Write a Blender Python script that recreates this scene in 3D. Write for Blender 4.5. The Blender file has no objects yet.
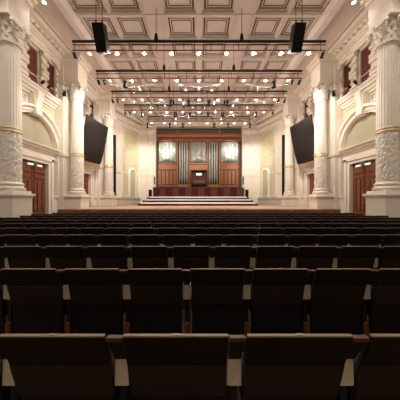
import bpy, bmesh, math, random
from mathutils import Vector, Matrix
random.seed(4)
PI = math.pi
C = bpy.context.scene.collection
EYE = 1.52

# ------------------------------------------------------------------ materials
def mat(name, col, rough=0.6, metal=0.0, var=0.0, scale=6.0, bump=0.0, bscale=40.0, spec=0.5, emit=0.0, ecol=None, stretch=None, sheen=0.0, distort=0.0):
    m = bpy.data.materials.new(name); m.use_nodes = True
    nt = m.node_tree; b = nt.nodes['Principled BSDF']
    b.inputs['Base Color'].default_value = (*col, 1)
    b.inputs['Roughness'].default_value = rough
    b.inputs['Metallic'].default_value = metal
    b.inputs['Specular IOR Level'].default_value = spec
    if sheen: b.inputs['Sheen Weight'].default_value = sheen
    if emit:
        b.inputs['Emission Color'].default_value = (*(ecol or col), 1)
        b.inputs['Emission Strength'].default_value = emit
    tc = nt.nodes.new('ShaderNodeTexCoord'); mp = nt.nodes.new('ShaderNodeMapping')
    nt.links.new(tc.outputs['Object'], mp.inputs['Vector'])
    if stretch: mp.inputs['Scale'].default_value = stretch
    if var:
        n = nt.nodes.new('ShaderNodeTexNoise'); n.inputs['Scale'].default_value = scale
        n.inputs['Detail'].default_value = 5; n.inputs['Distortion'].default_value = distort
        nt.links.new(mp.outputs[0], n.inputs['Vector'])
        r = nt.nodes.new('ShaderNodeValToRGB')
        r.color_ramp.elements[0].position = 0.3; r.color_ramp.elements[1].position = 0.7
        r.color_ramp.elements[0].color = (*[c*(1-var) for c in col], 1)
        r.color_ramp.elements[1].color = (*[min(1, c*(1+var)) for c in col], 1)
        nt.links.new(n.outputs['Fac'], r.inputs['Fac']); nt.links.new(r.outputs['Color'], b.inputs['Base Color'])
    if bump:
        n2 = nt.nodes.new('ShaderNodeTexNoise'); n2.inputs['Scale'].default_value = bscale
        nt.links.new(mp.outputs[0], n2.inputs['Vector'])
        bp = nt.nodes.new('ShaderNodeBump'); bp.inputs['Strength'].default_value = bump; bp.inputs['Distance'].default_value = 0.02
        nt.links.new(n2.outputs['Fac'], bp.inputs['Height']); nt.links.new(bp.outputs['Normal'], b.inputs['Normal'])
    return m

M = {}
M['plaster'] = mat('cream_plaster', (0.78, 0.71, 0.61), 0.6, var=0.04, scale=2, bump=0.08)
M['column'] = mat('ivory_column', (0.80, 0.74, 0.64), 0.5, var=0.03, scale=3)
M['pedestal'] = mat('ivory_pedestal', (0.80, 0.74, 0.64), 0.5, var=0.03, scale=3)
M['sage'] = mat('sage_plaster', (0.44, 0.43, 0.28), 0.7, var=0.05, scale=2)
M['pale_sage'] = mat('pale_sage_plaster', (0.60, 0.56, 0.36), 0.7, var=0.05, scale=2)
M['lunette'] = mat('olive_grey_plaster', (0.40, 0.36, 0.25), 0.7, var=0.06, scale=1.5)
M['ceiling'] = mat('ceiling_plaster', (0.70, 0.60, 0.545), 0.7, var=0.04, scale=1.5)
M['coffer_shade'] = mat('coffer_shadow_lines', (0.16, 0.10, 0.07), 0.7)  # dark colour stands in for shade in the coffer gaps
M['gold'] = mat('gilded_band', (0.60, 0.46, 0.28), 0.45, 0.3, var=0.3, scale=30, bump=0.4)
M['door'] = mat('red_brown_door_wood', (0.19, 0.058, 0.024), 0.4, var=0.35, scale=5, stretch=(6, 6, 0.8), distort=1)
M['door_dark'] = mat('dark_door_wood', (0.13, 0.03, 0.015), 0.45, var=0.3, scale=5, stretch=(6, 6, 0.8))
M['shutter'] = mat('red_brown_shutter', (0.13, 0.03, 0.013), 0.6, var=0.3, scale=8)
M['organ_wood'] = mat('organ_oak', (0.33, 0.115, 0.035), 0.4, var=0.22, scale=4, stretch=(5, 5, 0.6), distort=1)
M['organ_wood_lt'] = mat('organ_oak_light', (0.42, 0.17, 0.06), 0.4, var=0.2, scale=4, stretch=(0.8, 5, 5))
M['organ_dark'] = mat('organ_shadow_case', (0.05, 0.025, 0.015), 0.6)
M['tin'] = mat('organ_pipe_tin', (0.40, 0.42, 0.38), 0.35, 0.45, var=0.06, scale=3)
M['console'] = mat('mahogany_console', (0.09, 0.02, 0.012), 0.35, var=0.3, scale=5)
M['paper'] = mat('lit_white_paper', (0.9, 0.88, 0.8), 0.7, emit=0.9, ecol=(1, .93, .8))  # emission stands in for the music stand light on the sheet
M['maroon'] = mat('maroon_fabric', (0.085, 0.008, 0.013), 0.9, var=0.2, scale=20, bump=0.2)
M['bal_wood'] = mat('balustrade_wood', (0.11, 0.04, 0.022), 0.45, var=0.25, scale=5, stretch=(1, 1, 4))
M['stage_floor'] = mat('stage_floor_wood', (0.60, 0.36, 0.25), 0.35, var=0.1, scale=3, stretch=(1, 8, 1))
M['stage_face'] = mat('stage_face_wood', (0.23, 0.085, 0.04), 0.4, var=0.25, scale=4, stretch=(1, 1, 5))
M['white'] = mat('white_riser_edge', (0.93, 0.93, 0.92), 0.5)
M['grey_dado'] = mat('grey_dado', (0.50, 0.47, 0.40), 0.6, var=0.05)
M['black'] = mat('black_metal', (0.012, 0.010, 0.010), 0.5, spec=0.3)
M['grille'] = mat('black_grille', (0.008, 0.007, 0.007), 0.7, bump=0.5, bscale=300, spec=0.2)
M['red_pipe'] = mat('dark_red_pipe', (0.10, 0.02, 0.02), 0.5)
M['screen'] = mat('dark_screen_surface', (0.011, 0.008, 0.007), 0.3)
M['screen_edge'] = mat('screen_edge', (0.02, 0.015, 0.013), 0.6)
M['black_cloth'] = mat('black_drape', (0.012, 0.011, 0.010), 0.95, var=0.3, scale=8, stretch=(8, 8, .5))
M['seat_shell'] = mat('dark_brown_seat_veneer', (0.017, 0.011, 0.008), 0.42, var=0.25, scale=4, stretch=(1, 1, 6), spec=0.35)
M['seat_low'] = mat('dark_brown_seat_base', (0.035, 0.025, 0.018), 0.45, var=0.2, scale=5, spec=0.35)
M['rim'] = mat('tan_seat_cap', (0.26, 0.19, 0.14), 0.4, var=0.15, scale=20)
M['cushion'] = mat('black_seat_fabric', (0.014, 0.010, 0.009), 0.95, bump=0.3, bscale=200)
M['pad'] = mat('cream_armrest', (0.88, 0.80, 0.66), 0.5, var=0.05, scale=20)
M['nose'] = mat('brown_armrest_wood', (0.20, 0.065, 0.02), 0.4, var=0.25, scale=12)
M['cap'] = mat('dark_brown_cap', (0.10, 0.035, 0.014), 0.4, var=0.2, scale=12)
M['edge'] = mat('pale_seat_edge', (0.06, 0.045, 0.032), 0.5)
M['stand'] = mat('black_seat_stand', (0.014, 0.010, 0.009), 0.6)
M['plate'] = mat('metal_number_plate', (0.30, 0.26, 0.21), 0.4, 0.4)
M['carpet'] = mat('dark_auditorium_floor', (0.05, 0.03, 0.02), 0.8, var=0.3, scale=3)
M['bulb'] = mat('glowing_bulb', (1, .9, .75), 0.5, emit=8, ecol=(1, .86, .66))
M['lampshell'] = mat('lamp_housing', (0.25, 0.16, 0.12), 0.5, 0.3)
M['sign'] = mat('green_exit_sign', (0.06, 0.16, 0.08), 0.5)
M['emlight'] = mat('emergency_light', (0.9, 0.88, 0.8), 0.5, emit=0.5)
M['louvre'] = mat('dark_grey_louvre', (0.09, 0.085, 0.075), 0.6)
M['lens'] = mat('spotlight_lens', (0.03, 0.03, 0.03), 0.6)
M['steel'] = mat('steel_rail', (0.5, 0.45, 0.4), 0.35, 0.8)

def relief_mat():
    m = mat('carved_relief', (0.80, 0.74, 0.64), 0.6)
    nt = m.node_tree; b = nt.nodes['Principled BSDF']
    tc = nt.nodes.new('ShaderNodeTexCoord')
    v = nt.nodes.new('ShaderNodeTexNoise'); v.inputs['Scale'].default_value = 5.5; v.inputs['Distortion'].default_value = 2.2; v.inputs['Detail'].default_value = 2
    nt.links.new(tc.outputs['Object'], v.inputs['Vector'])
    bp = nt.nodes.new('ShaderNodeBump'); bp.inputs['Strength'].default_value = 1.0; bp.inputs['Distance'].default_value = 0.075
    nt.links.new(v.outputs['Fac'], bp.inputs['Height']); nt.links.new(bp.outputs['Normal'], b.inputs['Normal'])
    return m
M['relief'] = relief_mat()
def acrylic():
    m = bpy.data.materials.new('clear_acrylic'); m.use_nodes = True
    nt = m.node_tree; nt.nodes.remove(nt.nodes['Principled BSDF'])
    t = nt.nodes.new('ShaderNodeBsdfTransparent'); t.inputs[0].default_value = (0.95, 0.94, 0.93, 1)
    g = nt.nodes.new('ShaderNodeBsdfGlossy'); g.inputs[0].default_value = (1, .97, .94, 1); g.inputs['Roughness'].default_value = 0.12
    f = nt.nodes.new('ShaderNodeFresnel'); f.inputs[0].default_value = 1.5
    mx = nt.nodes.new('ShaderNodeMixShader')
    k = nt.nodes.new('ShaderNodeMath'); k.operation = 'MULTIPLY'; k.inputs[1].default_value = .03; nt.links.new(f.outputs[0], k.inputs[0]); nt.links.new(k.outputs[0], mx.inputs[0]); nt.links.new(t.outputs[0], mx.inputs[1]); nt.links.new(g.outputs[0], mx.inputs[2])
    nt.links.new(mx.outputs[0], nt.nodes['Material Output'].inputs[0])
    return m
M['acrylic'] = acrylic()
M['acrylic_edge'] = mat('acrylic_edge', (0.40, 0.37, 0.35), 0.3)

# ------------------------------------------------------------------ mesh helpers
class MB:
    def __init__(s): s.v = []; s.f = []
    def add(s, vs, fs):
        o = len(s.v); s.v += [tuple(p) for p in vs]; s.f += [tuple(i+o for i in f) for f in fs]; return s
    def box(s, x0, x1, y0, y1, z0, z1):
        x0, x1 = min(x0, x1), max(x0, x1); y0, y1 = min(y0, y1), max(y0, y1)
        return s.add([(x0,y0,z0),(x1,y0,z0),(x1,y1,z0),(x0,y1,z0),(x0,y0,z1),(x1,y0,z1),(x1,y1,z1),(x0,y1,z1)],
                     [(0,3,2,1),(4,5,6,7),(0,1,5,4),(1,2,6,5),(2,3,7,6),(3,0,4,7)])
    def prism(s, poly, axis, a, b):
        # poly: 2D points in the two other axes (order x<y<z), extruded along axis from a to b
        n = len(poly)
        def P(p, t):
            return {'x': (t, p[0], p[1]), 'y': (p[0], t, p[1]), 'z': (p[0], p[1], t)}[axis]
        vs = [P(p, a) for p in poly] + [P(p, b) for p in poly]
        fs = [tuple(range(n))[::-1], tuple(range(n, 2*n))] + [(i, (i+1) % n, n+(i+1) % n, n+i) for i in range(n)]
        return s.add(vs, fs)
    def lathe(s, prof, n=32, c=(0,0), flute=0, depth=0.0, fl=None):
        k = len(prof); vs = []
        for (r, z) in prof:
            for i in range(n):
                a = 2*PI*i/n; rr = r
                if flute and (fl is None or fl(z)): rr = r - depth*abs(math.sin(a*flute/2))**0.7
                vs.append((c[0]+rr*math.cos(a), c[1]+rr*math.sin(a), z))
        fs = [(j*n+i, j*n+(i+1) % n, (j+1)*n+(i+1) % n, (j+1)*n+i) for j in range(k-1) for i in range(n)]
        fs += [tuple(range(n))[::-1], tuple((k-1)*n+i for i in range(n))]
        return s.add(vs, fs)
    def tube(s, pts, r, n=8):
        pts = [Vector(p) for p in pts]; vs = []
        rs = r if isinstance(r, (list, tuple)) else [r]*len(pts)
        for i, p in enumerate(pts):
            d = (pts[min(i+1, len(pts)-1)] - pts[max(i-1, 0)]).normalized()
            up = Vector((0,0,1)) if abs(d.z) < 0.95 else Vector((1,0,0))
            a = d.cross(up).normalized(); b = d.cross(a).normalized()
            for k in range(n):
                t = 2*PI*k/n; vs.append(p + (a*math.cos(t) + b*math.sin(t))*rs[i])
        m = len(pts)
        fs = [(j*n+i, j*n+(i+1) % n, (j+1)*n+(i+1) % n, (j+1)*n+i) for j in range(m-1) for i in range(n)]
        fs += [tuple(range(n))[::-1], tuple((m-1)*n+i for i in range(n))]
        return s.add(vs, fs)
    def ring(s, path, section, closed=False):
        # sweep: path list of functions section->3D
        n = len(section); vs = []
        for fn in path: vs += [fn(q) for q in section]
        m = len(path)
        fs = [(j*n+i, j*n+(i+1) % n, (j+1)*n+(i+1) % n, (j+1)*n+i) for j in range(m-1) for i in range(n)]
        if not closed: fs += [tuple(range(n)), tuple((m-1)*n+i for i in range(n))]
        return s.add(vs, fs)
    def xf(s, mtx):
        s.v = [tuple(mtx @ Vector(p)) for p in s.v]; return s
    def merge(s, o): return s.add(o.v, o.f)
    def build(s, name, m, parent=None, loc=None, smooth=None, bevel=0, **tags):
        me = bpy.data.meshes.new(name)
        # keep geometry local to its own origin
        org = Vector(loc) if loc is not None else Vector((0,0,0))
        me.from_pydata(s.v, [], s.f)
        bm = bmesh.new(); bm.from_mesh(me)
        bmesh.ops.recalc_face_normals(bm, faces=bm.faces); bm.to_mesh(me); bm.free()
        me.materials.append(M[m] if isinstance(m, str) else m)
        o = bpy.data.objects.new(name, me); C.objects.link(o)
        o.location = org
        if parent: o.parent = parent
        if smooth:
            for p in me.polygons: p.use_smooth = True
            try: me.set_sharp_from_angle(angle=math.radians(smooth))
            except Exception: pass
        if bevel:
            bv = o.modifiers.new('b', 'BEVEL'); bv.width = bevel; bv.segments = 2; bv.limit_method = 'ANGLE'
        for k, v in tags.items(): o[k] = v
        return o

def thing(name, label, cat, loc=(0,0,0), rot=(0,0,0), group=None):
    o = bpy.data.objects.new(name, None); C.objects.link(o); o.location = loc; o.rotation_euler = rot
    o.empty_display_size = 0.2
    o['label'] = label; o['category'] = cat
    if group: o['group'] = group
    return o
def copy_tree(o, parent=None):
    c = o.copy(); C.objects.link(c)
    if parent: c.parent = parent
    for ch in list(o.children): copy_tree(ch, c)
    return c
def lamp(kind, name, parent, loc, energy, color, aim=None, size=0.1, angle=60, blend=0.6):
    L = bpy.data.lights.new(name, kind); L.energy = energy; L.color = color
    if kind == 'SPOT': L.spot_size = math.radians(angle); L.spot_blend = blend; L.shadow_soft_size = size
    if kind == 'POINT': L.shadow_soft_size = size
    o = bpy.data.objects.new(name, L); C.objects.link(o); o.location = loc
    if parent: o.parent = parent
    if aim is not None:
        base = Vector(parent.location)+Vector(loc) if parent else Vector(loc)
        o.rotation_euler = (Vector(aim)-base).to_track_quat('-Z', 'Y').to_euler()
    return o
WARM = (1.0, 0.87, 0.76); WARM2 = (1.0, 0.92, 0.84)

# ------------------------------------------------------------------ setting
ZC = 10.93; XW = 9.3; YB = -4.0; DS = 12.4; ZS = 0.97
COLY = [8.77, 13.57, 18.3]; BAY = [11.17, 15.93]

MB().box(-9.9, 9.9, YB-.3, 26.2, -.3, 0).build('floor', 'carpet', kind='structure')

def wall_cells(mb, s, y0, y1, z0, z1, holes, X=XW, T=.5):
    ys = sorted({y0, y1, *[h[0] for h in holes], *[h[1] for h in holes]})
    zs = sorted({z0, z1, *[h[2] for h in holes], *[h[3] for h in holes]})
    for a, b in zip(ys, ys[1:]):
        for c, d in zip(zs, zs[1:]):
            my, mz = (a+b)/2, (c+d)/2
            if any(h[0] < my < h[1] and h[2] < mz < h[3] for h in holes): continue
            mb.box(s*X, s*(X+T), a, b, c, d)
UPW = [-1.42, 0.0, 1.42]; TN = [19]
for s, side in ((-1, 'left'), (1, 'right')):
    mb = MB(); holes = []
    for c in BAY:
        holes.append((c-1.02, c+1.02, 0.0, 3.72))
        for u in UPW: holes.append((c+u-.40, c+u+.40, 7.8, 10.1))
    wall_cells(mb, s, YB, 19.9, 0, ZC+.6, holes)
    w = mb.build('wall_'+side, 'plaster', kind='structure')
    # dado along the wall, cap at 1.8 m
    mb = MB()
    segs = [(YB, BAY[0]-1.35), (BAY[0]+1.35, BAY[1]-1.35), (BAY[1]+1.35, 19.9)]
    for a, b in segs:
        mb.box(s*(XW+.02), s*9.05, a, b, 0, 1.66); mb.box(s*(XW+.02), s*8.97, a, b, 1.66, 1.80); mb.box(s*(XW+.02), s*8.99, a, b, 0, .25)
    mb.build('trim_'+('1' if s < 0 else '2'), 'pedestal', kind='structure', bevel=.015)
    # entablature at the top with modillions
    mb = MB()
    prof = [(XW+.02, 10.15), (9.05, 10.15), (9.05, 10.3), (9.0, 10.3), (9.0, 10.5), (8.85, 10.55), (8.85, 10.62), (8.78, 10.62), (8.78, 10.84), (8.3, 10.86), (8.17, 10.93), (8.17, 11.1), (XW+.02, 11.1)]
    mb.prism([(s*p[0], p[1]) for p in prof], 'y', YB, 19.9)
    k = 0
    y = 3.0
    while y < 19.8:
        mb.box(s*8.80, s*8.58, y, y+.20, 10.74, 10.85); y += .345
    mb.build('trim_'+('3' if s < 0 else '4'), 'plaster', kind='structure')
    # piers behind the columns with impost block above the capital
    for i, y in enumerate(COLY):
        mb = MB()
        mb.box(s*(XW+.02), s*8.75, y-.62, y+.62, 0, 10.2)
        mb.box(s*(XW+.02), s*7.78, y-.60, y+.60, 9.15, 9.30)
        mb.box(s*(XW+.02), s*7.84, y-.54, y+.54, 9.30, 10.55)
        mb.box(s*(XW+.02), s*7.74, y-.63, y+.63, 10.45, 10.70)
        mb.box(s*(XW+.02), s*7.62, y-.72, y+.72, 10.70, 10.935)
        for z0, z1, e in ((4.35, 4.62, .06), (8.3, 8.4, .05), (9.0, 9.15, .08)):
            mb.box(s*9.1, s*(8.75-e), y-.62-e, y+.62+e, z0, z1)
        mb.build('trim_%d' % (5+i+(0 if s < 0 else 3)), 'plaster', kind='structure', bevel=.02)
    # balcony ledge cornice between the piers
    for i, c in enumerate(BAY):
        a, b = COLY[i]+.63, COLY[i+1]-.63
        mb = MB()
        prof = [(XW+.02, 7.3), (9.2, 7.3), (9.18, 7.42), (9.1, 7.46), (9.06, 7.56), (8.95, 7.60), (8.93, 7.72), (8.86, 7.76), (8.84, 7.86), (XW+.02, 7.87)]
        mb.prism([(s*p[0], p[1]) for p in prof], 'y', a, b)
        mb.build('trim_%d' % (11+i+(0 if s < 0 else 2)), 'plaster', kind='structure')
        # door surround: architrave, frieze, cornice
        mb = MB()
        for e in (-1, 1):
            mb.box(s*(XW+.3), s*9.08, c+e*.97, c+e*1.33, 0, 4.0); mb.box(s*9.10, s*9.02, c+e*1.16, c+e*1.335, 0, 4.0)
        mb.box(s*(XW+.3), s*9.08, c-.98, c+.98, 3.67, 4.0)
        mb.box(s*9.10, s*9.02, c-1.335, c+1.335, 3.85, 4.01)
        mb.box(s*(XW+.02), s*9.12, c-1.62, c+1.62, 4.0, 4.3)
        prof = [(XW+.02, 4.28), (9.08, 4.28), (9.05, 4.36), (8.95, 4.42), (8.92, 4.52), (8.82, 4.56), (8.80, 4.64), (XW+.02, 4.66)]
        mb.prism([(s*p[0], p[1]) for p in prof], 'y', c-1.64, c+1.64)
        # archivolt
        sec = [(0, .30), (0, .18), (.07, .14), (.12, .22), (.24, .26), (.32, .40), (.42, .40), (.42, -.02), (0, -.02)]
        path = []
        R0 = 1.62
        for k in range(33):
            t = PI*k/32
            path.append(lambda q, t=t: (s*(XW-q[1]), c+(R0+q[0])*math.cos(t), 4.66+(R0+q[0])*math.sin(t)))
        mb.ring(path, sec)
        # spandrel frame mouldings
        for e in (-1, 1):
            pts = [(s*9.26, c+e*1.85, 7.16), (s*9.26, c+e*.42, 7.16)]
            arcp = []
            for k in range(13):
                t = math.radians(79 - k*3.9); yy = 2.22*math.cos(t); zz = 4.66+2.22*math.sin(t)
                arcp.append((s*9.26, c+e*max(.42, yy), min(7.12, zz)))
            loop = pts + arcp + [(s*9.26, c+e*1.85, arcp[-1][2]), (s*9.26, c+e*1.85, 7.16)]
            mb.tube(loop, .045, 6)
        # console keystone
        mb.prism([(c-.18, 6.2), (c+.18, 6.2), (c+.28, 7.35), (c-.28, 7.35)], 'x', s*8.9, s*XW)
        mb.prism([(s*8.92, 6.2), (s*8.84, 6.25), (s*8.88, 6.6), (s*8.84, 7.0), (s*8.76, 7.2), (s*8.76, 7.5), (s*8.92, 7.5)], 'y', c-.2, c+.2)
        mb.build('trim_%d' % (15+i+(0 if s < 0 else 2)), 'plaster', kind='structure', smooth=35)
        # lunette field + spandrel fields
        mb = MB(); n = 24
        poly = [(c+1.63*math.cos(PI*k/n), 4.66+1.63*math.sin(PI*k/n)) for k in range(n+1)]
        mb.prism(poly, 'x', s*9.31, s*9.275)
        mb.build('lunette_panel', 'lunette', w)
        mb = MB()
        for e in (-1, 1):
            arcp = []
            for k in range(13):
                t = math.radians(79 - k*3.9); arcp.append((c+e*max(.42, 2.22*math.cos(t)), min(7.12, 4.66+2.22*math.sin(t))))
            mb.prism([(c+e*1.85, 7.16), (c+e*.42, 7.16)]+arcp+[(c+e*1.85, arcp[-1][1])], 'x', s*9.31, s*9.285)
        mb.build('spandrel_panel', 'pale_sage', w)
        # impost pilasters
        for e in (-1, 1):
            yc = c+e*1.58+(e*.0)
            yc = c+e*1.80
            mb = MB()
            mb.box(s*9.31, s*9.0, yc-.16, yc+.16, 1.8, 4.3)
            mb.box(s*9.31, s*8.95, yc-.20, yc+.20, 1.8, 2.0)
            mb.box(s*9.31, s*8.96, yc-.19, yc+.19, 4.25, 4.33); mb.box(s*9.31, s*8.90, yc-.23, yc+.23, 4.42, 4.60); mb.box(s*9.31, s*8.98, yc-.18, yc+.18, 4.3, 4.45)
            mb.build('trim_%d' % TN[0], 'plaster', kind='structure', bevel=.01); TN[0] += 1
        # upper storey: banded herm pilasters between the openings
        for u in (-2.0, -.71, .71, 2.0):
            mb = MB(); yc = c+u
            if abs(u) > 1.9: yc = c+math.copysign(1.62+.27, u)
            mb.box(s*9.31, s*9.14, yc-.20, yc+.20, 7.85, 10.16)
            for z0, z1, X, hw in ((7.85, 8.0, 8.95, .24), (8.12, 8.3, 9.06, .27), (8.3, 8.45, 9.02, .23), (8.75, 9.0, 9.04, .27), (9.0, 9.2, 9.0, .23), (9.5, 9.7, 9.04, .27), (9.9, 10.16, 8.95, .28)):
                mb.box(s*9.2, s*X, yc-hw, yc+hw, z0, z1)
            mb.build('trim_%d' % TN[0], 'plaster', kind='structure', bevel=.03); TN[0] += 1

# doors and upper openings
wn = 1; dn = 1
for s, side in ((-1, 'left'), (1, 'right')):
    for i, c in enumerate(BAY):
        d = bpy.data.objects.new('door_%d' % dn, None); C.objects.link(d); d['kind'] = 'structure'
        z0 = 0.0 if i == 0 else ZS
        MB().box(s*9.36, s*9.44, c-.965, c+.97, z0, 3.67).build('door_frame', 'door_dark', d)
        for e in (-1, 1):
            mb = MB(); a, b = c+e*.02, c+e*.95
            lo, hi = min(a, b), max(a, b)
            mb.box(s*9.29, s*9.36, lo, hi, z0+.02, 3.62)
            lf = mb.build('door_leaf', 'door', d)
            mb = MB()
            wdt = hi-lo
            # raised panels, cross pattern with upright centre panel
            zz = z0+.15
            rows = [(.0, .30), (.36, .75)] if i == 0 else [(.0, .30)]
            rows += [(1.35-z0 if i else .82, 1.12+(.6-z0 if i else 0)), (1.75-z0*.6, 2.0-z0*.6)]
            for (p, q) in [(z0+.12, z0+.42), (z0+.5, z0+.8), (3.05, 3.42)]:
                mb.box(s*9.235, s*9.29, lo+.1, hi-.1, p, q); mb.box(s*9.215, s*9.236, lo+.18, hi-.18, p+.07, q-.07)
            p, q = z0+.9, 2.95
            mb.box(s*9.235, s*9.29, lo+wdt*.36, hi-wdt*.36, p, q-.28)
            mb.box(s*9.235, s*9.29, lo+.1, hi-.1, q-.2, q)
            for (a2, b2) in ((lo+.1, lo+wdt*.28), (hi-wdt*.28, hi-.1)):
                n = 4; hh = (q-.28-p)/n
                for k in range(n): mb.box(s*9.24, s*9.29, a2, b2, p+k*hh+.04, p+(k+1)*hh-.04)
            mb.build('raised_panels', 'door', lf, bevel=.012)
            MB().tube([(s*9.26, c+e*.1, z0+1.0), (s*9.20, c+e*.1, z0+1.03), (s*9.20, c+e*.1, z0+1.4), (s*9.26, c+e*.1, z0+1.43)], .015, 8).build('door_handle', 'steel', lf)
        dn += 1
        for u in UPW:
            o = MB().box(s*9.34, s*9.40, c+u-.39, c+u+.39, 7.81, 10.09).build('window_%d' % wn, 'shutter', kind='structure')
            fr = MB()
            for e in (-1, 1): fr.box(s*9.24, s*9.34, c+u+e*.36, c+u+e*.42, 7.85, 10.1)
            fr.box(s*9.24, s*9.34, c+u-.42, c+u+.42, 10.04, 10.13)
            fr.build('window_frame', 'plaster', o)
            sl = MB()
            for k in range(11): sl.box(s*9.31, s*9.34, c+u-.34, c+u+.34, 7.84+k*.2, 7.84+k*.2+.16)
            sl.build('shutter_slats', 'shutter', o)
            wn += 1

# back wall behind the audience and side closures
MB().box(-9.9, 9.9, YB-.3, YB, 0, ZC+.6).build('wall_rear', 'plaster', kind='structure')

# ---- ceiling with coffers
def ceiling():
    mb = MB()
    XS = [(-6.2, -4.58), (-4.42, -2.86), (-1.74, -.15), (.15, 1.74), (2.86, 4.42), (4.58, 6.2)]
    YS = []
    y = 8.83-1.6*8
    while y < 23.6: YS.append((y-.08, y+1.26)); y += 1.6
    Y0, Y1 = YB-.3, 26.2
    # top slab
    mb.box(-9.9, 9.9, Y0, Y1, 11.42, 11.6)
    # beams in x direction between coffer rows, full width of field
    prev = Y0
    for a, b in YS:
        if a > Y0: mb.box(-6.25, 6.25, prev, max(a, prev), ZC, 11.45); mb.box(-6.2, 6.2, (prev+a)/2-.05, (prev+a)/2+.05, ZC-.03, ZC)
        prev = b
    mb.box(-6.25, 6.25, prev, Y1, ZC, 11.45)
    # longitudinal ribs
    xs = [-6.25]
    for a, b in XS[:]:
        pass
    gaps = [(XS[i][1], XS[i+1][0]) for i in range(5)]
    for a, b in gaps: mb.box(a, b, Y0, Y1, ZC-.002, 11.45)
    # big side beams + flat border
    for s in (-1, 1):
        mb.prism([(s*6.25, 11.45), (s*6.25, ZC), (s*6.3, 10.78), (s*6.42, 10.68), (s*6.7, 10.66), (s*6.85, 10.76), (s*6.9, ZC), (s*6.9, 11.45)], 'y', Y0, Y1)
        mb.box(s*6.9, s*9.9, Y0, Y1, ZC, 11.45)
        mb.box(s*7.95, s*8.0, YB, 19.9, ZC-.05, ZC+.01)
    # raised twin fillets on the wide ribs
    for (a, b) in (gaps[1], gaps[3]):
        mb.box(a+.12, a+.17, Y0+.3, Y1-.3, ZC-.03, ZC); mb.box(b-.17, b-.12, Y0+.3, Y1-.3, ZC-.03, ZC)
    # coffer steps
    for a, b in YS:
        for x0, x1 in XS:
            def frame(i0, i1, z0, z1):
                mb.box(x0+i0, x1-i0, a+i0, a+i1, z0, z1); mb.box(x0+i0, x1-i0, b-i1, b-i0, z0, z1)
                mb.box(x0+i0, x0+i1, a+i1, b-i1, z0, z1); mb.box(x1-i1, x1-i0, a+i1, b-i1, z0, z1)
            frame(0, .10, 11.0, 11.45)
            mb.box(x0+.19, x1-.19, a+.19, b-.19, 11.02, 11.45)
    c = mb.build('ceiling', 'ceiling', kind='structure')
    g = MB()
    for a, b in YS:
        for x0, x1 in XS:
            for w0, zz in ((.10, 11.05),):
                g.box(x0+.1, x1-.1, a+.1, b-.1, 11.10, 11.14)  # dark sheet deepens the shade in the ring gap
            # dark strips imitating the shadow gap around the inner panel
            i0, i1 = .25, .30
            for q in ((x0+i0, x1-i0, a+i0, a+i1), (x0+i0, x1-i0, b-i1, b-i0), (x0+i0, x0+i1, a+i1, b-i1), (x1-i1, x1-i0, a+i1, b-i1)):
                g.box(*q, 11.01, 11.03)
    g.build('coffer_shadow_lines', 'coffer_shade', c)
ceiling()

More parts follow.
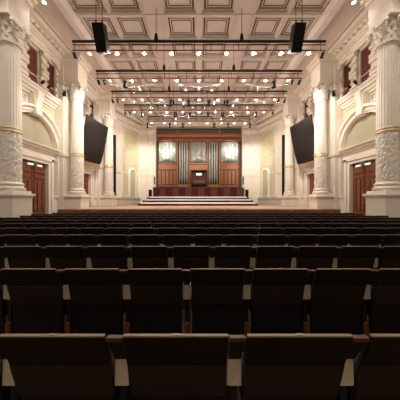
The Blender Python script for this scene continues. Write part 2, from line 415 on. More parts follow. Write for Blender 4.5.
# ---- stage end walls: splayed panelled walls, front pilasters, header
def stage_walls():
    tn = 19
    for s, side in ((-1, 'stage_left'), (1, 'stage_right')):
        A = Vector((8.72, 20.15, 0)); B = Vector((7.15, 24.0, 0))
        u = (B-A).normalized(); n = Vector((u.y, -u.x, 0))  # points outward (+x)
        L = (B-A).length
        def W(mb2, name, m, parent=None, **k):
            mb2.v = [((A.x+u.x*p[0]-n.x*p[1])*s, A.y+u.y*p[0]-n.y*p[1], p[2]) for p in mb2.v]
            return mb2.build(name, m, parent, **k)
        # local coords: x along wall, y towards the hall, z up
        w = W(MB().box(-.1, L+.1, -.5, 0, 0, ZC+.3), 'wall_'+side, 'plaster', kind='structure')
        # connection to side wall
        mb = MB(); mb.box(-.1, L, 0, .14, ZS, 1.62); mb.box(-.1, L, 0, .22, 1.62, 1.8)
        W(mb, 'dado', 'grey_dado', w)
        c0, c1 = 1.4, 3.9; cm = 2.95
        mb = MB(); mb.box(c0, c1, 0, .03, 2.0, 9.4); W(mb, 'wall_panel', 'pale_sage', w)
        mb = MB()
        def fr(x0, x1, z0, z1, t=.07, h=.07):
            mb.box(x0, x0+t, 0, h, z0, z1); mb.box(x1-t, x1, 0, h, z0, z1); mb.box(x0, x1, 0, h, z1-t, z1); mb.box(x0, x1, 0, h, z0, z0+t)
        fr(c0-.1, c1+.1, 1.9, 9.5, .12, .1); fr(c0+.2, c1-.2, 6.95, 9.2); fr(c0+.2, c1-.2, 5.5, 6.75)
        mb.box(-.1, c0-.25, 0, .12, 4.35, 4.6); mb.box(-.1, .35, 0, .14, 1.8, 9.1); mb.box(-.15, .4, 0, .22, 9.1, 9.4)
        mb.box(0, L, 0, .3, 9.9, 10.3); mb.box(0, L, 0, .5, 10.5, 10.93); 
        mb.box(c0, cm-.62, 0, .08, 4.4, 4.55); mb.box(cm+.62, c1, 0, .08, 4.4, 4.55)
        # niche arch moulding
        sec = [(0, 0), (0, .16), (.14, .16), (.2, .08), (.2, 0)]
        path = [lambda q: (cm-.45-q[0], q[1], 1.8)]
        for k in range(17):
            t = PI - PI*k/16
            path.append(lambda q, t=t: (cm+(.45+q[0])*math.cos(t), q[1], 4.5+(.45+q[0])*math.sin(t)))
        path.append(lambda q: (cm+.45+q[0], q[1], 1.8))
        mb.ring(path, sec)
        W(mb, 'panel_moulding', 'plaster', w)
        n2 = 16
        poly = [(cm-.45, 1.8)] + [(cm-.45*math.cos(PI*k/n2), 4.5+.45*math.sin(PI*k/n2)) for k in range(n2+1)] + [(cm+.45, 1.8)]
        W(MB().prism(poly, 'y', 0, .045), 'niche_panel', 'sage', w)
        # return to side wall
        MB().box(s*8.6, s*9.9, 19.9, 20.5, 0, ZC+.3).build('wall_return_'+side, 'plaster', kind='structure')
        # front face by the organ
        mb = MB(); mb.box(s*5.25, s*7.5, 24.15, 26.0, 0, ZC+.3)
        ww = mb.build('wall_organ_'+side, 'plaster', kind='structure')
        mb = MB()
        for (x0, x1) in ((5.45, 6.1), (6.3, 7.16)):
            mb.box(s*x0, s*x1, 24.02, 24.16, ZS, 9.3)
            mb.box(s*(x0-.06), s*(x1+.06), 23.92, 24.16, ZS, 1.9)
            for k in range(4):
                xx = x0+.1+k*.135; mb.box(s*xx, s*(xx+.05), 23.97, 24.03, 2.3, 9.0)
            mb.box(s*(x0-.07), s*(x1+.07), 23.9, 24.16, 9.3, 9.85); mb.box(s*(x0-.12), s*(x1+.12), 23.84, 24.16, 9.7, 9.85)
            mb.box(s*(x0-.06), s*(x1+.06), 23.94, 24.16, 4.4, 4.52)
        mb.box(s*5.25, s*7.15, 23.95, 24.16, 10.0, 10.3); mb.box(s*5.25, s*7.15, 23.75, 24.16, 10.5, 10.93)
        mb.box(s*5.20, s*5.38, 24.05, 24.16, 1.8, 10.38)
        mb.build('fluted_pilasters', 'plaster', ww, bevel=.015)
    mb = MB(); mb.box(-5.25, 5.25, 24.15, 26.0, 10.38, ZC+.3)
    h = mb.build('wall_stage_back', 'plaster', kind='structure')
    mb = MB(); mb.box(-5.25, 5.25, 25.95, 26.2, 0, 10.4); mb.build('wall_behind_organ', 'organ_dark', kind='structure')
    mb = MB(); mb.box(-5.25, 5.25, 23.95, 24.16, 10.5, 10.93); mb.box(-5.25, 5.25, 24.05, 24.16, 10.38, 10.5)
    mb.build('cornice', 'plaster', h)
stage_walls()

# ------------------------------------------------------------------ columns
def make_column(label, s, y):
    t = thing('column', label, 'column', (s*8.2, y, 0), (0, 0, 0 if s > 0 else PI), 'giant columns along the side walls')
    # local +x = outward to the wall
    mb = MB()
    mb.box(-.52, .60, -.50, .50, 0, 1.62); mb.box(-.57, .60, -.55, .55, 0, .3)
    mb.box(-.56, .60, -.54, .54, 1.62, 1.69); mb.box(-.61, .60, -.59, .59, 1.69, 1.80)
    mb.box(-.5, .60, -.49, .49, 1.80, 1.92)
    mb.build('pedestal', 'pedestal', t, bevel=.02)
    MB().lathe([(.46, 1.92), (.50, 1.96), (.50, 2.04), (.44, 2.08), (.42, 2.13), (.45, 2.17), (.45, 2.22), (.40, 2.26), (.38, 2.30)], 40).build('base', 'column', t, smooth=50)
    # relief drum with modelled foliage swells
    mb = MB(); n = 96; rows = 70; prof = []
    vs = []
    for j in range(rows+1):
        z = 2.30+2.15*j/rows
        for i in range(n):
            a = 2*PI*i/n
            q = math.sin(a*8+3*math.sin(z*5))*math.cos(z*9+2*math.sin(a*4)) + .5*math.sin(a*16-z*12)
            r = .365+.014*q*(1 if 1 < j < rows-1 else 0)
            vs.append((r*math.cos(a), r*math.sin(a), z))
    fs = [(j*n+i, j*n+(i+1) % n, (j+1)*n+(i+1) % n, (j+1)*n+i) for j in range(rows) for i in range(n)]
    mb.add(vs, fs); mb.build('relief_drum', 'relief', t, smooth=80)
    MB().lathe([(.36, 4.42), (.395, 4.44), (.395, 4.48), (.385, 4.49), (.385, 4.56), (.40, 4.57), (.40, 4.61), (.36, 4.65)], 40).build('gilded_band', 'gold', t, smooth=50)
    prof = [(.365, 4.64)] + [(.365-.035*(k/12)**1.4, 4.66+3.54*k/12) for k in range(13)]
    MB().lathe(prof, 144, flute=24, depth=.015).build('fluted_shaft', 'column', t, smooth=60)
    # corinthian capital
    mb = MB()
    mb.lathe([(.36, 8.18), (.41, 8.20), (.41, 8.26), (.36, 8.28), (.37, 8.6), (.42, 8.85), (.50, 8.98)], 32)
    def leaf(a, z0, h, w, r0, out):
        pts = []; k = 7
        for i in range(k):
            f = i/(k-1); r = r0+.03+out*(f**2.5); z = z0+h*math.sin(min(1, f*1.05)*PI/2*1.15)
            ww = w*(math.sin(PI*(.25+.7*f)))*.5
            ca, sa = math.cos(a), math.sin(a)
            for e, dr in ((-1, -.02), (0, .025), (1, -.02)):
                pts.append(((r+dr)*ca-e*ww*sa, (r+dr)*sa+e*ww*ca, z))
        vs = pts + [(p[0]*.93, p[1]*.93, p[2]) for p in pts]; N = len(pts)
        fs = []
        for i in range(k-1):
            for e in range(2):
                q = i*3+e; fs.append((q, q+1, q+4, q+3)); fs.append((N+q, N+q+3, N+q+4, N+q+1))
            fs.append((i*3, i*3+3, N+i*3+3, N+i*3)); fs.append((i*3+2, N+i*3+2, N+i*3+5, i*3+5))
        fs.append(((k-1)*3, (k-1)*3+1, N+(k-1)*3+1, N+(k-1)*3)); fs.append(((k-1)*3+1, (k-1)*3+2, N+(k-1)*3+2, N+(k-1)*3+1))
        mb.add(vs, fs)
    for k in range(8): leaf(2*PI*k/8, 8.27, .30, .26, .35, .13)
    for k in range(8): leaf(2*PI*(k+.5)/8, 8.42, .38, .24, .36, .17)
    for k in range(4):
        a = PI/4+k*PI/2
        # volute scroll
        pts = []
        for i in range(20):
            th = i*.42; rr = .11*(1-i/24)
            cx = .60; pts.append(((cx+rr*math.cos(th+PI/2)), (8.86+rr*math.sin(th+PI/2))))
        pts = [(.40, 8.7), (.46, 8.88), (.53, 8.95)] + pts
        mb.tube([(p[0]*math.cos(a), p[0]*math.sin(a), p[1]) for p in pts], .035, 6)
    for k in range(4):
        a = k*PI/2; mb.tube([(.50*math.cos(a), .50*math.sin(a), 8.85), (.56*math.cos(a), .56*math.sin(a), 9.0), (.57*math.cos(a), .57*math.sin(a), 9.1)], [.03, .08, .04], 8)
    mb.build('foliage_capital', 'column', t, smooth=50)
    ab = []
    for k in range(4):
        a = PI/4+k*PI/2; R = .72
        ab += [(R*math.cos(a-.09), R*math.sin(a-.09)), (R*math.cos(a+.09), R*math.sin(a+.09))]
        a2 = a+PI/4; ab.append((.48*math.cos(a2), .48*math.sin(a2)))
    MB().prism([(p[0]*.88, p[1]*.88) for p in ab], 'z', 9.0, 9.15).build('abacus', 'column', t, bevel=.015)
    return t
col0 = None
names = ['nearest the camera', 'middle of the three', 'farthest, beside the stage drape']
for i, y in enumerate(COLY):
    for s, sd in ((-1, 'left'), (1, 'right')):
        lab = 'fluted ivory column with carved lower drum on the %s wall, %s' % (sd, names[i])
        if col0 is None: col0 = make_column(lab, s, y)
        else:
            c = copy_tree(col0); c.location = (s*8.2, y, 0); c.rotation_euler = (0, 0, 0 if s > 0 else PI); c['label'] = lab

# ------------------------------------------------------------------ stage
st = thing('stage', 'raised stage with pale wood floor and red-brown wooden front', 'stage', (0, DS, 0))
def loc(mb, dy=DS): mb.v = [(p[0], p[1]-dy, p[2]) for p in mb.v]; return mb
mb = MB(); mb.box(-7.66, 7.66, DS, 18.95, .90, ZS); mb.box(-7.66, 7.66, 18.9, 19.95, .9, ZS); mb.box(-7.0, 7.0, 19.95, 23.8, .9, ZS)
for s in (-1, 1):
    mb.box(s*7.6, s*8.7, 14.25, 17.68, .9, ZS); mb.box(s*7.6, s*8.55, 18.92, 19.85, .9, ZS)
    mb.prism([(s*6.9, 19.9), (s*8.5, 19.9), (s*6.95, 23.85), (s*6.9, 23.85)], 'z', .9, ZS)
loc(mb).build('stage_deck', 'stage_floor', st)
mb = MB(); mb.box(-7.62, 7.62, DS+.06, DS+.2, 0, .9)
for k in range(-4, 5): mb.box(k*1.69-.03, k*1.69+.03, DS+.04, DS+.08, 0, .9)
mb.box(-7.66, 7.66, DS+.02, DS+.12, .78, .9)
for s in (-1, 1): mb.box(s*7.5, s*7.62, DS+.2, 18.9, 0, .9)
loc(mb).build('stage_front', 'stage_face', st)
for k in (-3, -2, -1, 0, 1, 2, 3): loc(MB().box(k*2.03-.07-.4, k*2.03+.07-.4, DS-.005, DS+.05, .80, .90)).build('metal_plate', 'plate', st)
for s, sd in ((-1, 'left'), (1, 'right')):
    t = thing('stage_steps', 'short flight of wooden steps at the %s end of the stage' % sd, 'steps', (s*8.2, 12.3, 0))
    for k in range(4):
        MB().box(-.46, .46, -.75+.25*k, .6, .235*k, .235*(k+1)).build('step', 'stage_face', t, bevel=.01)

# choir risers with white edges
for i, (yy, z, hw) in enumerate(((19.0, 1.30, 5.4), (20.2, 1.60, 5.3), (21.4, 1.88, 5.2))):
    nm = ['lowest, frontmost', 'middle', 'highest, rearmost'][i]
    t = thing('choir_riser', 'long choir riser with white front edge, %s of the three' % nm, 'riser', (-.1, yy, ZS), group='choir risers on the stage')
    zz = z-ZS
    MB().box(-hw, hw, .03, 1.19 if i < 2 else 1.0, zz-.10, zz).build('platform_top', 'maroon', t)
    MB().box(-hw, hw, -.02, .06, zz-.14, zz+.01).build('white_edge', 'white', t, bevel=.008)
    MB().box(-hw+.1, hw-.1, .06, .12, 0, zz-.12).build('riser_face', 'maroon', t)
    for k in range(7): MB().box(-hw+.15+k*(2*hw-.35)/6, -hw+.2+k*(2*hw-.35)/6, 0, .07, 0, zz-.17).build('post', 'bal_wood', t)
    for e in (-1, 1): MB().box(e*hw-.05*e, e*(hw+.28), 0, .9, 0, zz-.12).build('end_step', 'bal_wood', t, bevel=.01)

t = thing('choir_balustrade', 'maroon panelled choir balustrade with wooden rail below the organ', 'balustrade', (-.1, 22.5, ZS))
MB().box(-5.05, 5.05, .04, .16, 0, 1.92).build('backing', 'maroon', t)
for k in range(14):
    x0 = -5.05+k*(10.1/14); m = 'maroon' if k % 2 == 0 else 'bal_wood'
    MB().box(x0+.015, x0+10.1/14-.015, 0, .05, .75, 1.86).build('panel', m, t, bevel=.01)
MB().box(-5.1, 5.1, -.04, .2, 1.92, 2.0).build('rail', 'bal_wood', t, bevel=.01)
MB().box(-5.05, 5.05, -.02, .05, .68, .75).build('lower_rail', 'bal_wood', t)
# choir gallery floor
g = MB().box(-5.2, 5.2, 22.72, 24.85, 2.65, 2.8).build('choir_gallery', 'bal_wood'); g['label'] = 'raised wooden choir gallery behind the balustrade and under the organ'; g['category'] = 'platform'
MB().box(-5.1, 5.1, 0, .1, 0, 1.68).build('support_wall', 'bal_wood', g).location = (0, 22.74, ZS)

# organ -------------------------------------------------------------
oc = -.08
og = thing('pipe_organ', 'large wooden pipe organ with silver pipes filling the stage back wall', 'pipe organ', (oc, 24.9, 2.8))
def O(mb): mb.v = [(p[0]-oc, p[1]-24.9, p[2]-2.8) for p in mb.v]; return mb
def ox(px): return (px-198.5)*.1244+oc
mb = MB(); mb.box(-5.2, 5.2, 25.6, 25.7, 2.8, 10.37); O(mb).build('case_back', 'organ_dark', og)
mb = MB(); mb.box(-5.22, 5.2, 24.9, 25.0, 8.8, 9.85); mb.box(-5.22, 5.2, 24.75, 25.0, 9.60, 9.72); mb.box(-5.22, 5.2, 24.78, 25.0, 9.25, 9.33); mb.box(-5.22, 5.2, 24.72, 25.0, 8.74, 8.84)
O(mb).build('cornice', 'organ_wood', og, bevel=.01)
mb = MB(); mb.box(-5.22, 5.2, 24.83, 24.92, 9.34, 9.58); O(mb).build('frieze_band', 'organ_wood_lt', og)
for zz in (9.05, 9.22, 9.74): O(MB().box(-5.2, 5.18, 24.87, 24.95, zz, zz+.07)).build('dark_moulding', 'organ_dark', og)
mb = MB(); mb.box(-5.22, 5.2, 24.95, 25.05, 9.9, 10.38); mb.box(-5.22, 5.22, 24.85, 25.0, 10.25, 10.38); O(mb).build('top_louvre', 'louvre', og)
posts = [157.9, 177.7, 189.3, 207.8, 219.6, 239.2]
for p in posts:
    x = ox(p); mb = MB(); mb.box(x-.09, x+.09, 24.78, 25.6, 2.8, 10.3 if p in (177.7, 219.6) else 8.8); O(mb).build('post', 'organ_wood' if p not in (157.9, 239.2) else 'organ_dark', og, bevel=.01)
# lower wood panelling
def lower(xa, xb, ztop):
    mb = MB(); mb.box(xa, xb, 24.95, 25.1, 2.8, ztop); mb.box(xa, xb, 24.85, 25.0, ztop-.14, ztop); mb.box(xa, xb, 24.88, 25.0, 5.3, 5.42); mb.box(xa, xb, 24.88, 25.0, 3.2, 3.35)
    O(mb).build('lower_case', 'organ_wood', og, bevel=.01)
    O(MB().box(xa+.02, xb-.02, 24.935, 24.955, 3.38, 5.27)).build('panel_gap_shade', 'organ_dark', og)  # dark sheet paints the shade between the raised panels
    n = 5; w = (xb-xa)/n
    for k in range(n):
        mb = MB(); mb.box(xa+k*w+.06, xa+(k+1)*w-.06, 24.89, 24.94, 3.45, 5.2); O(mb).build('case_panel', 'organ_wood', og, bevel=.02)
lower(ox(158), ox(177), 6.1); lower(ox(220.3), ox(239.3), 6.1)
mb = MB(); mb.box(ox(190), ox(207), 24.95, 25.1, 2.8, 6.1); mb.box(ox(190), ox(207), 24.82, 25.0, 5.95, 6.1); mb.box(ox(190), ox(207), 24.85, 25.0, 5.15, 5.3); O(mb).build('centre_case', 'organ_wood_lt', og, bevel=.01)
for (xa, xb) in ((178.5, 188.6), (208.5, 218.9)):
    mb = MB(); mb.box(ox(xa), ox(xb), 24.9, 25.3, 2.8, 3.45); O(mb).build('tower_foot', 'organ_wood_lt', og, bevel=.01)
def pipe(x, y, z0, z1, r, foot):
    mb = MB()
    mb.lathe([(.02, z0), (r*.35, z0+.04), (r, z0+foot), (r, z1)], 20, (x, y))
    # mouth
    mb.box(x-r*.5, x+r*.5, y-r-.008, y-r*.7, z0+foot+.03, z0+foot+.14)
    O(mb).build('pipe', 'tin', og, smooth=40)
for (xa, xb, arch) in ((158.6, 176.6, 1), (190.4, 206.8, 1), (220.8, 238.8, 1)):
    n = 13; a, b = ox(xa), ox(xb); w = (b-a)/n
    for k in range(n):
        f = abs((k+.5)/n*2-1)
        pipe(a+(k+.5)*w, 25.12, 6.08, 8.8, w*.49, .25+.45*(1-f))
for (xa, xb) in ((178.7, 188.4), (208.7, 218.5)):
    n = 4; a, b = ox(xa), ox(xb); w = (b-a)/n
    for k in range(n): pipe(a+(k+.5)*w, 25.1, 3.42, 8.8, w*.40, .9)

# organ console
cn = thing('organ_console', 'dark mahogany organ console with lit music desk in front of the organ', 'organ console', (.0, 23.75, 2.8))
MB().box(-.95, .95, .5, .62, 0, 2.25).build('back_board', 'console', cn)
for e in (-1, 1): MB().box(e*.98, e*.86, -.15, .55, 0, 2.25).build('side', 'console', cn, bevel=.02)
MB().box(-.98, .98, -.05, .6, 2.2, 2.3).build('top', 'console', cn, bevel=.02)
mb = MB()
for k in range(3): mb.box(-.7, .7, -.1+.12*k, .1+.12*k, .75+.12*k, .80+.12*k)
mb.build('keyboards', 'lampshell', cn)
MB().box(-.84, .84, -.12, .5, .6, .74).build('key_desk', 'console', cn)
MB().box(-.32, .32, .30, .33, 1.68, 1.92).build('music_sheet', 'paper', cn)  # sheet glows in place of a stand light
MB().box(-.45, .45, .33, .37, 1.5, 2.05).build('music_desk', 'console', cn)
bn = thing('organ_bench', 'low dark bench in front of the organ console', 'bench', (0, 23.2, 2.8))
MB().box(-.6, .6, -.15, .15, .5, .58).build('seat', 'console', bn, bevel=.01)
for e in (-1, 1): MB().box(e*.5, e*.56, -.13, .13, 0, .5).build('leg', 'console', bn)

# stage speakers
for s, sd in ((-1, 'left'), (1, 'right')):
    t = thing('stage_speaker', 'small black column speaker on the floor %s of the balustrade' % sd, 'speaker', (s*5.42-.05, 22.55, ZS))
    # stands on a low block beside the risers
    MB().box(-.16, .16, -.15, .2, 0, .75).build('stand', 'black', t); MB().box(-.15, .15, -.14, .18, .75, 1.7).build('cabinet', 'black', t, bevel=.01)
    MB().box(-.13, .13, -.155, -.14, .79, 1.66).build('grille', 'grille', t)
    t = thing('wall_speaker', 'thin black line speaker fixed to the wall %s of the organ' % sd, 'speaker', (s*5.3-.02, 23.95, 3.4))
    MB().box(-.06, .06, 0, .1, 0, .9).build('cabinet', 'black', t, bevel=.01)
    MB().box(-.03, .03, -.01, .0, .05, .85).build('grille', 'grille', t)
    # drape beside third column
    mb = MB(); n = 40; vs = []
    for j, z in enumerate((ZS, 7.8)):
        for i in range(n+1):
            f = i/n; vs.append((s*(8.02+.46*f), 19.35+.05*math.sin(f*30), z))
        for i in range(n, -1, -1):
            f = i/n; vs.append((s*(8.02+.46*f), 19.45+.05*math.sin(f*30), z))
    N = 2*(n+1)
    mb.add(vs, [(i, (i+1) % N, N+(i+1) % N, N+i) for i in range(N)] + [tuple(range(N)), tuple(range(N, 2*N))])
    o = mb.build('drape', 'black_cloth')
    o['label'] = 'tall narrow black drape behind the farthest column on the %s side' % sd; o['category'] = 'drape'
    # side screens
    t = thing('side_screen', 'large dark curved screen hung on the %s wall between columns' % sd, 'screen', (0, 0, 0))
    mb = MB(); n = 16; fr = []; bk = []
    for j in range(9):
        g_ = j/8; z = 4.45+3.2*g_
        for i in range(n+1):
            f = i/n; y = 14.35+(2.75-.25*(1-g_)**3)*f
            X = 8.42-.45*g_ - .25*f**2 + .10*(1-g_)**2*f
            fr.append((s*X, y, z + (.04*f)))
    W_ = n+1; bk = [(p[0]+s*.08, p[1], p[2]) for p in fr]; N = len(fr)
    fs = []
    for j in range(8):
        for i in range(n):
            q = j*W_+i; fs += [(q, q+1, q+W_+1, q+W_), (N+q, N+q+W_, N+q+W_+1, N+q+1)]
        fs += [(j*W_, (j+1)*W_, N+(j+1)*W_, N+j*W_), (j*W_+n, N+j*W_+n, N+(j+1)*W_+n, (j+1)*W_+n)]
    for i in range(n): fs += [(i, N+i, N+i+1, i+1), (8*W_+i, 8*W_+i+1, N+8*W_+i+1, N+8*W_+i)]
    mb.add(fr+bk, fs); mb.build('screen_panel', 'screen', t, smooth=40)
    mb = MB()
    for yy in (14.9, 16.5):
        mb.tube([(s*8.1, yy, 7.5), (s*8.75, yy, 8.05), (s*9.3, yy, 8.05)], .02, 6)
        mb.tube([(s*8.42, yy, 5.2), (s*9.0, yy, 5.2), (s*9.3, yy, 5.2)], .02, 6)
    mb.build('wall_bracket', 'black', t)

# exit signs over near doors
for s, sd in ((-1, 'left'), (1, 'right')):
    t = thing('exit_sign', 'small green exit sign with lights over the near %s door' % sd, 'sign', (s*9.12, 11.17, 3.52))
    MB().box(-.02*s, .06*s, -.14, .14, 0, .2).build('sign_box', 'sign', t)
    MB().box(.06*s, .20*s, -.05, .05, .14, .18).build('bracket', 'sign', t)
    for e in (-1, 1): MB().box(-.05*s, .03*s, e*.16, e*.48, -.1, .0).build('emergency_lamp', 'emlight', t, bevel=.01)

# ------------------------------------------------------------------ lighting bars
bars = [(9.85, 7.77, 6.2), (12.1, 7.77, 6.2), (14.2, 7.67, 6.2), (16.6, 7.85, 6.2), (18.7, 7.74, 4.8)]
bars = [(d, z+1.52, h) for d, z, h in bars]
ORD = ['first (nearest)', 'second', 'third', 'fourth', 'fifth (farthest)']
ORDN = ['first', 'second', 'third', 'fourth', 'fifth', 'sixth', 'seventh', 'eighth', 'ninth']
def make_lamp():
    t = thing('bar_lamp', '', 'lamp', (0,0,0), group='glowing lamps hung from the lighting bars')
    MB().lathe([(.02, .048), (.035, .048), (.04, .015), (.115, -.05), (.12, -.07), (.10, -.07), (.03, 0)], 20).build('lamp_shade', 'lampshell', t, smooth=40)
    MB().lathe([(.01, -.03), (.04, -.04), (.05, -.07), (.042, -.10), (.015, -.115)], 16).build('bulb', 'bulb', t, smooth=60)
    return t
def make_spot():
    t = thing('stage_spotlight', '', 'spotlight', (0,0,0), group='black spotlights clamped to the lighting bars')
    mb = MB(); mb.lathe([(.07, .17), (.11, .12), (.12, -.15), (.15, -.24), (.14, -.24), (.10, -.14)], 16); mb.build('body', 'black', t, smooth=40)
    MB().lathe([(.005, -.17), (.11, -.175), (.11, -.19), (.005, -.2)], 16).build('lens', 'lens', t)
    MB().tube([(-.16, 0, 0), (-.16, 0, .25), (0, 0, .30), (.16, 0, .25), (.16, 0, 0)], .018, 6).build('yoke', 'black', t)
    return t
lamp0 = make_lamp(); spot0 = make_spot(); used = [0, 0]
def put_lamp(x, y, z, label):
    if used[0] == 0: t = lamp0
    else: t = copy_tree(lamp0)
    used[0] += 1; t.location = (x, y, z); t['label'] = label
    return t
def put_spot(x, y, z, label, rot=(0,0,0), sc=1.0):
    t = spot0 if used[1] == 0 else copy_tree(spot0)
    used[1] += 1; t.location = (x, y, z); t['label'] = label; t.rotation_euler = rot; t.scale = (sc,)*3
    return t
LE = [22, 22, 22, 22, 22]
for i, (d, z, hw) in enumerate(bars):
    t = thing('lighting_bar', 'black suspended lighting bar, %s from the camera' % ORD[i], 'lighting bar', (0, d, z), group='lighting bars across the hall')
    MB().tube([(-hw, 0, 0), (hw, 0, 0)], .06, 10).build('main_pipe', 'black', t, smooth=40)
    MB().tube([(-hw, 0, -.17), (hw, 0, -.17)], .025, 8).build('cable_pipe', 'red_pipe', t, smooth=40)
    low = -.44
    lo = MB().tube([(-hw, 0, low), (hw, 0, low)], .03, 8)
    k = -hw+.1
    while k < hw:
        lo.tube([(k, 0, low), (k, 0, -.02)], .018, 6); k += 1.34/1 if i else 1.34
    lo.build('lower_pipe', 'red_pipe', t)
    for x in (-2.1, 2.1):
        MB().tube([(x, 0, 0.05), (x, 0, ZC-z+.0)], .015, 6).build('hanging_rod', 'black', t)
        MB().lathe([(.09, .05), (.09, .22), (.06, .36), (.015, .42)], 12, (x, 0)).build('hoist_cone', 'black', t, smooth=40)
    LX = [(k-4)*1.34 for k in range(9)] if i < 4 else [-4.4, -3.25, -2.2, -.85, .75, 2.1, 3.3, 4.3]
    for k, x in enumerate(LX):
        l = put_lamp(x, d, z+low-.08, 'glowing lamp, %s from the left on the %s lighting bar' % (ORDN[k], ORD[i].split(' ')[0]))
        lamp('POINT', 'light', l, (0, 0, -.14), LE[i], WARM, size=.02)
    sp = {0: [-6.1, 6.05], 1: [-6.05, -5.7, -4.45, 4.5, 5.6, 6.05], 2: [-6.1, -5.75, -2.0, -.75, .7, 2.0, 5.6, 6.05], 3: [-6.1, -5.7, -4.7, -2.0, -.75, .75, 2.0, 4.7, 6.1], 4: [-4.75, -2.72, -1.5, 1.4, 2.7, 4.7]}[i]
    for j, x in enumerate(sp):
        big = abs(x) < 5 and i > 0
        put_spot(x, d+(.0 if not big else .0), z+low-(.212 if not big else .318), 'black spotlight, %s from the left on the %s lighting bar' % (ORDN[j], ORD[i].split(' ')[0]), (math.radians(0 if big else 25), 0, math.radians(-30 if x < 0 else 30)), .95 if big else .6)

# hanging speakers
for s, sd in ((-1, 'left'), (1, 'right')):
    t = thing('hanging_speaker', 'black box loudspeaker hung near the %s end of the nearest bar' % sd, 'speaker', (s*4.5, 9.3, 8.35))
    R = Matrix.Rotation(math.radians(24), 4, 'X')
    MB().box(-.25, .25, 0, .42, 0, 1.1).xf(R).build('cabinet', 'black', t, bevel=.015)
    MB().box(-.22, .22, -.02, 0, .04, 1.06).xf(R).build('grille', 'grille', t)
    for e in (-1, 1): MB().box(e*.25, e*.27, .1, .32, .4, .75).xf(R).build('side_bracket', 'black', t)
    for x in (-.14, .14):
        MB().tube([(x, -.25, 1.08), (x, -.25, ZC-8.35)], .012, 6).build('hanging_wire', 'black', t)
        MB().lathe([(.02, 1.06), (.035, 1.2), (.012, 1.32)], 8, (x, -.25)).build('shackle', 'black', t)

# clear acrylic reflectors
def reflector(x, y, z, w, l, tilt, label, amp=.12):
    t = thing('acoustic_reflector', label, 'acoustic panel', (x, y, z), (math.radians(tilt), 0, 0), group='clear acrylic reflectors among the lighting bars')
    n = 24; th = .02
    def surf(f): return amp*math.cos(f*PI*2)
    vs = []
    for (yy, dz) in ((-l/2, 0), (l/2, 0), (l/2, th), (-l/2, th)):
        for i in range(n+1):
            f = i/n; vs.append(((f-.5)*w, yy, surf(f)+dz))
    W_ = n+1; fs = []
    for r in range(4):
        r2 = (r+1) % 4
        for i in range(n): fs.append((r*W_+i, r*W_+i+1, r2*W_+i+1, r2*W_+i))
    fs += [(0, W_, 2*W_, 3*W_), (n, 3*W_+n, 2*W_+n, W_+n)]
    MB().add(vs, fs).build('sheet', 'acrylic', t, smooth=40)
    mb = MB()
    for yy in (-l/2,):
        mb.tube([((i/n-.5)*w, yy, surf(i/n)) for i in range(n+1)], .014, 6)
    mb.build('polished_edge', 'acrylic_edge', t)
    mb = MB()
    for e in (-1, 1): mb.tube([(e*w*.3, 0, surf(.5+.3*e)), (e*w*.3, 0, (ZC-z)/math.cos(math.radians(tilt)))], .008, 5)
    mb.build('suspension_wire', 'steel', t)
P3 = ['left', 'middle', 'right']
for k in range(3):
    reflector((k-1)*4.2, 13.1, 8.75, 2.7, 1.2, 12, 'clear acrylic reflector panel, %s of three behind the second lighting bar' % P3[k], .08)
for k in range(3):
    reflector((k-1)*3.5, 15.4, 8.80, 2.9, 1.3, 8, 'clear wavy acrylic reflector, %s of three near the fourth lighting bar' % P3[k], .10)
for k in range(2):
    reflector((k-.5)*3.6, 17.6, 8.72, 3.0, 1.2, 8, 'clear wavy acrylic reflector, %s of two in front of the fifth lighting bar' % ('left', 'right')[k], .10)

# wall lighting rails with spots
for i, c in enumerate(BAY):
    for s, sd in ((-1, 'left'), (1, 'right')):
        t = thing('wall_light_rail', 'thin steel rail with clamps along the %s wall ledge, %s bay' % (sd, ('near', 'far')[i]), 'rail', (s*8.62, c, 8.05))
        a = 1.75
        MB().tube([(0, -a, 0), (0, a, 0)], .022, 8).build('rail', 'steel', t)
        mb = MB()
        for e in (-1, 0, 1): mb.tube([(0, e*1.5, .0), (s*.3, e*1.5, -.18)], .015, 6)
        mb.build('stay', 'steel', t)
        for j in range(2):
            put_spot(s*8.50, c-.2+j*.45, 7.97, 'black spotlight on the %s wall rail, %s bay, %s one' % (sd, ('near', 'far')[i], ('nearer', 'farther')[j]), (math.radians(65), 0, math.radians(-70*s)), .55)
# column head fixtures
for i, y in enumerate(COLY[1:2]):
    for s, sd in ((-1, 'left'), (1, 'right')):
        put_spot(s*8.55, y-.78, 8.35, 'small black spotlight beside the capital of the middle %s column' % sd, (math.radians(60), 0, math.radians(-40*s)), .8)

# recessed ceiling downlights; all but the front pair unseen, added as house lights
first = None
k = 0
for j, y in enumerate((-1.5, 1.5, 4.4, 6.9, 9.55)):
    for s, sd in ((-1, 'left'), (1, 'right')):
        if first is None:
            t = first = thing('ceiling_downlight', '', 'downlight', (s*7.35, y, ZC), group='downlights in the ceiling border')
            MB().lathe([(.13, -.03), (.16, -.03), (.16, .0), (.13, .0)], 24).build('ring', 'plaster', t)
            MB().lathe([(.005, -.035), (.08, -.035), (.08, -.01), (.005, -.01)], 20).build('bulb', 'bulb', t)
        else:
            t = copy_tree(first); t.location = (s*7.35, y, ZC)
        t['label'] = 'recessed ceiling downlight, %s from the rear along the %s border' % (['first', 'second', 'third', 'fourth', 'fifth', 'sixth', 'seventh', 'eighth'][j], sd)

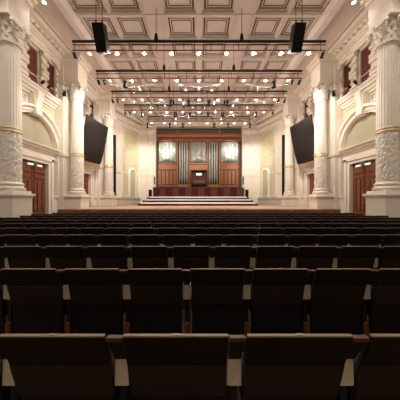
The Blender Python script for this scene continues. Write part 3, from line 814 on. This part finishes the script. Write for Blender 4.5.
# ------------------------------------------------------------------ auditorium seats
def make_seat():
    t = thing('theatre_seat', '', 'seat', (0,0,0), group='rows of dark theatre seats')
    hw = .237
    prof = [(0.0, .905), (.052, .735), (.078, .735), (.017, .905)]
    MB().prism(prof, 'x', -hw, hw).build('backrest', 'seat_shell', t, bevel=.003)
    MB().prism([(.046, .738), (.095, .55), (.125, .55), (.080, .738)], 'x', -hw+.003, hw-.003).build('lower_back', 'seat_low', t, bevel=.003)
    MB().prism([(.105, .553), (.115, .12), (.14, .12), (.14, .553)], 'x', -hw+.006, hw-.006).build('base_panel', 'seat_shell', t, bevel=.003)
    MB().prism([(.035, .862), (.062, .862), (.165, .56), (.125, .56)], 'x', -hw+.02, hw-.02).build('back_cushion', 'cushion', t, bevel=.01)
    MB().box(-hw, hw, -.002, .016, .904, .912).build('top_cap', 'rim', t, bevel=.002)
    MB().box(-.018, .018, .001, .014, .912, .914).build('number_plate', 'plate', t)
    for e in (-1, 1):
        MB().prism([(.014, .892), (.125, .56), (.14, .56), (.03, .892)], 'x', e*hw, e*(hw+.003)).build('side_edge', 'edge', t)
    MB().prism([(.17, .40), (.27, .42), (.25, .66), (.165, .65)], 'x', -hw+.015, hw-.015).build('seat_pan', 'cushion', t, bevel=.015)
    return t
def make_arm(parent, x):
    MB().box(x-.018, x+.018, .12, .36, .0, .58).build('arm_stand', 'stand', parent)
    MB().prism([(.095, .60), (.10, .74), (.125, .745), (.18, .66), (.335, .613), (.335, .585), (.12, .58)], 'x', x-.036, x+.036).build('armrest', 'pad', parent, bevel=.004)
    MB().prism([(.335, .58), (.335, .612), (.44, .616), (.455, .60), (.44, .57)], 'x', x-.037, x+.037).build('armrest_nose', 'nose', parent, bevel=.004)
    MB().box(x-.036, x+.036, .004, .03, .878, .898).build('wooden_cap', 'cap', parent, bevel=.003)
    MB().prism([(.012, .885), (.085, .74), (.15, .70), (.17, .72), (.10, .80), (.035, .885)], 'x', x-.03, x+.03).build('arm_post', 'stand', parent)
    MB().box(x-.019, x+.019, .095, .12, .18, .37).build('wooden_side', 'nose', parent)
P = .558
seat0 = make_seat(); make_arm(seat0, P/2)
ORDS = {}
def ordinal(n):
    base = ['', 'first', 'second', 'third', 'fourth', 'fifth', 'sixth', 'seventh', 'eighth', 'ninth', 'tenth', 'eleventh', 'twelfth', 'thirteenth', 'fourteenth', 'fifteenth', 'sixteenth', 'seventeenth', 'eighteenth', 'nineteenth']
    tens = {2: 'twenty', 3: 'thirty'}
    if n < 20: return base[n]
    if n % 10 == 0: return {20: 'twentieth', 30: 'thirtieth'}[n]
    return tens[n//10]+'-'+base[n % 10]
first = True
for r in range(11):
    d = .90+.872*r
    gap = .175 if r % 2 == 0 else .445
    lim = min(d*1.0+1.3, 7.9 if r < 8 else 7.2)
    xs = []
    k = -20
    while k < 21:
        x = gap - P/2 + k*P
        if abs(x) < lim: xs.append(x)
        k += 1
    for j, x in enumerate(xs):
        t = seat0 if first else copy_tree(seat0)
        first = False
        t.location = (x, d, 0)
        vis = [v for v in xs if abs(v) < d*1.0+.28]
        n = len(vis)
        if x in vis:
            q = vis.index(x)
            w = '%s seat from the left edge' % ordinal(q+1) if q < n/2 else '%s seat from the right edge' % ordinal(n-q)
        else:
            q = int(round((abs(x)-abs(vis[0] if x < 0 else vis[-1]))/P))
            w = '%s beyond the %s edge' % (ordinal(max(1, q)), 'left' if x < 0 else 'right')
        t['label'] = 'dark brown theatre seat, %s in the %s row' % (w, 'nearest' if r == 0 else ('farthest' if r == 10 else ordinal(r+1)+' nearest'))
print('seats', sum(1 for o in bpy.data.objects if o.name.startswith('theatre_seat')))

# ------------------------------------------------------------------ lights of the room
def wash(x, y, z, aim, e, ang=50, col=WARM2, size=.04, blend=.8):
    L = bpy.data.lights.new('spot_light', 'SPOT'); L.energy = e; L.color = col; L.spot_size = math.radians(ang); L.spot_blend = blend; L.shadow_soft_size = size
    o = bpy.data.objects.new('spot_light', L); C.objects.link(o); o.location = (x, y, z)
    o.rotation_euler = (Vector(aim)-Vector((x, y, z))).to_track_quat('-Z', 'Y').to_euler()
# column washes from the bars
for s in (-1, 1):
    wash(s*5.9, 12.0, 8.4, (s*8.2, 13.57, 7.0), 480, 85)
    wash(s*5.6, 14.2, 8.4, (s*8.3, 18.0, 7.0), 700, 80)
    wash(s*5.9, 9.85, 8.2, (s*8.9, 11.3, 4.0), 480, 90)
    wash(s*5.5, 16.6, 8.9, (s*7.7, 22.5, 5.0), 900, 70)
    wash(s*4.4, 18.7, 8.6, (s*6.4, 24.0, 5.5), 1300, 60)
    wash(s*5.9, 14.2, 8.3, (s*9.0, 15.9, 3.0), 500, 90)
# organ pipe washes
for x in (-4.0, 4.0): wash(x, 18.7, 8.6, (x, 25.1, 7.75), 3000, 25, (1, .96, .88), blend=1.0)
for x in (-2.7, 0, 2.7): wash(x, 18.7, 8.7, (x*.9, 25.0, 5.4), 450, 50)
# stage floor
for x in (-4.5, -1.5, 1.5, 4.5): wash(x, 16.6, 8.9, (x, 18.5, 1.0), 900, 80)
# border downlights; all but the last pair are added, out of view
for y, e in ((-1.5, 420), (1.5, 420), (4.4, 420), (6.9, 260), (9.55, 60)):
    for s in (-1, 1): wash(s*7.35, y, ZC-.08, (s*6.9, y+1.0, 0), e, 110)

w = bpy.data.worlds.new('world'); bpy.context.scene.world = w; w.use_nodes = True
w.node_tree.nodes['Background'].inputs[0].default_value = (1, .85, .7, 1); w.node_tree.nodes['Background'].inputs[1].default_value = 0.05

# ------------------------------------------------------------------ camera
cam = bpy.data.cameras.new('camera'); co = bpy.data.objects.new('camera', cam); C.objects.link(co)
co.location = (0, 0, EYE); co.rotation_euler = (PI/2, 0, 0)
cam.sensor_width = 36; cam.lens = 36*201/400; cam.clip_start = .02; cam.clip_end = 100
cam.shift_x = .0025
bpy.context.scene.camera = co
vs = bpy.context.scene.view_settings
vs.view_transform = 'Standard'; vs.look = 'None'; vs.gamma = 1; vs.use_curve_mapping = False; vs.exposure = 0.08
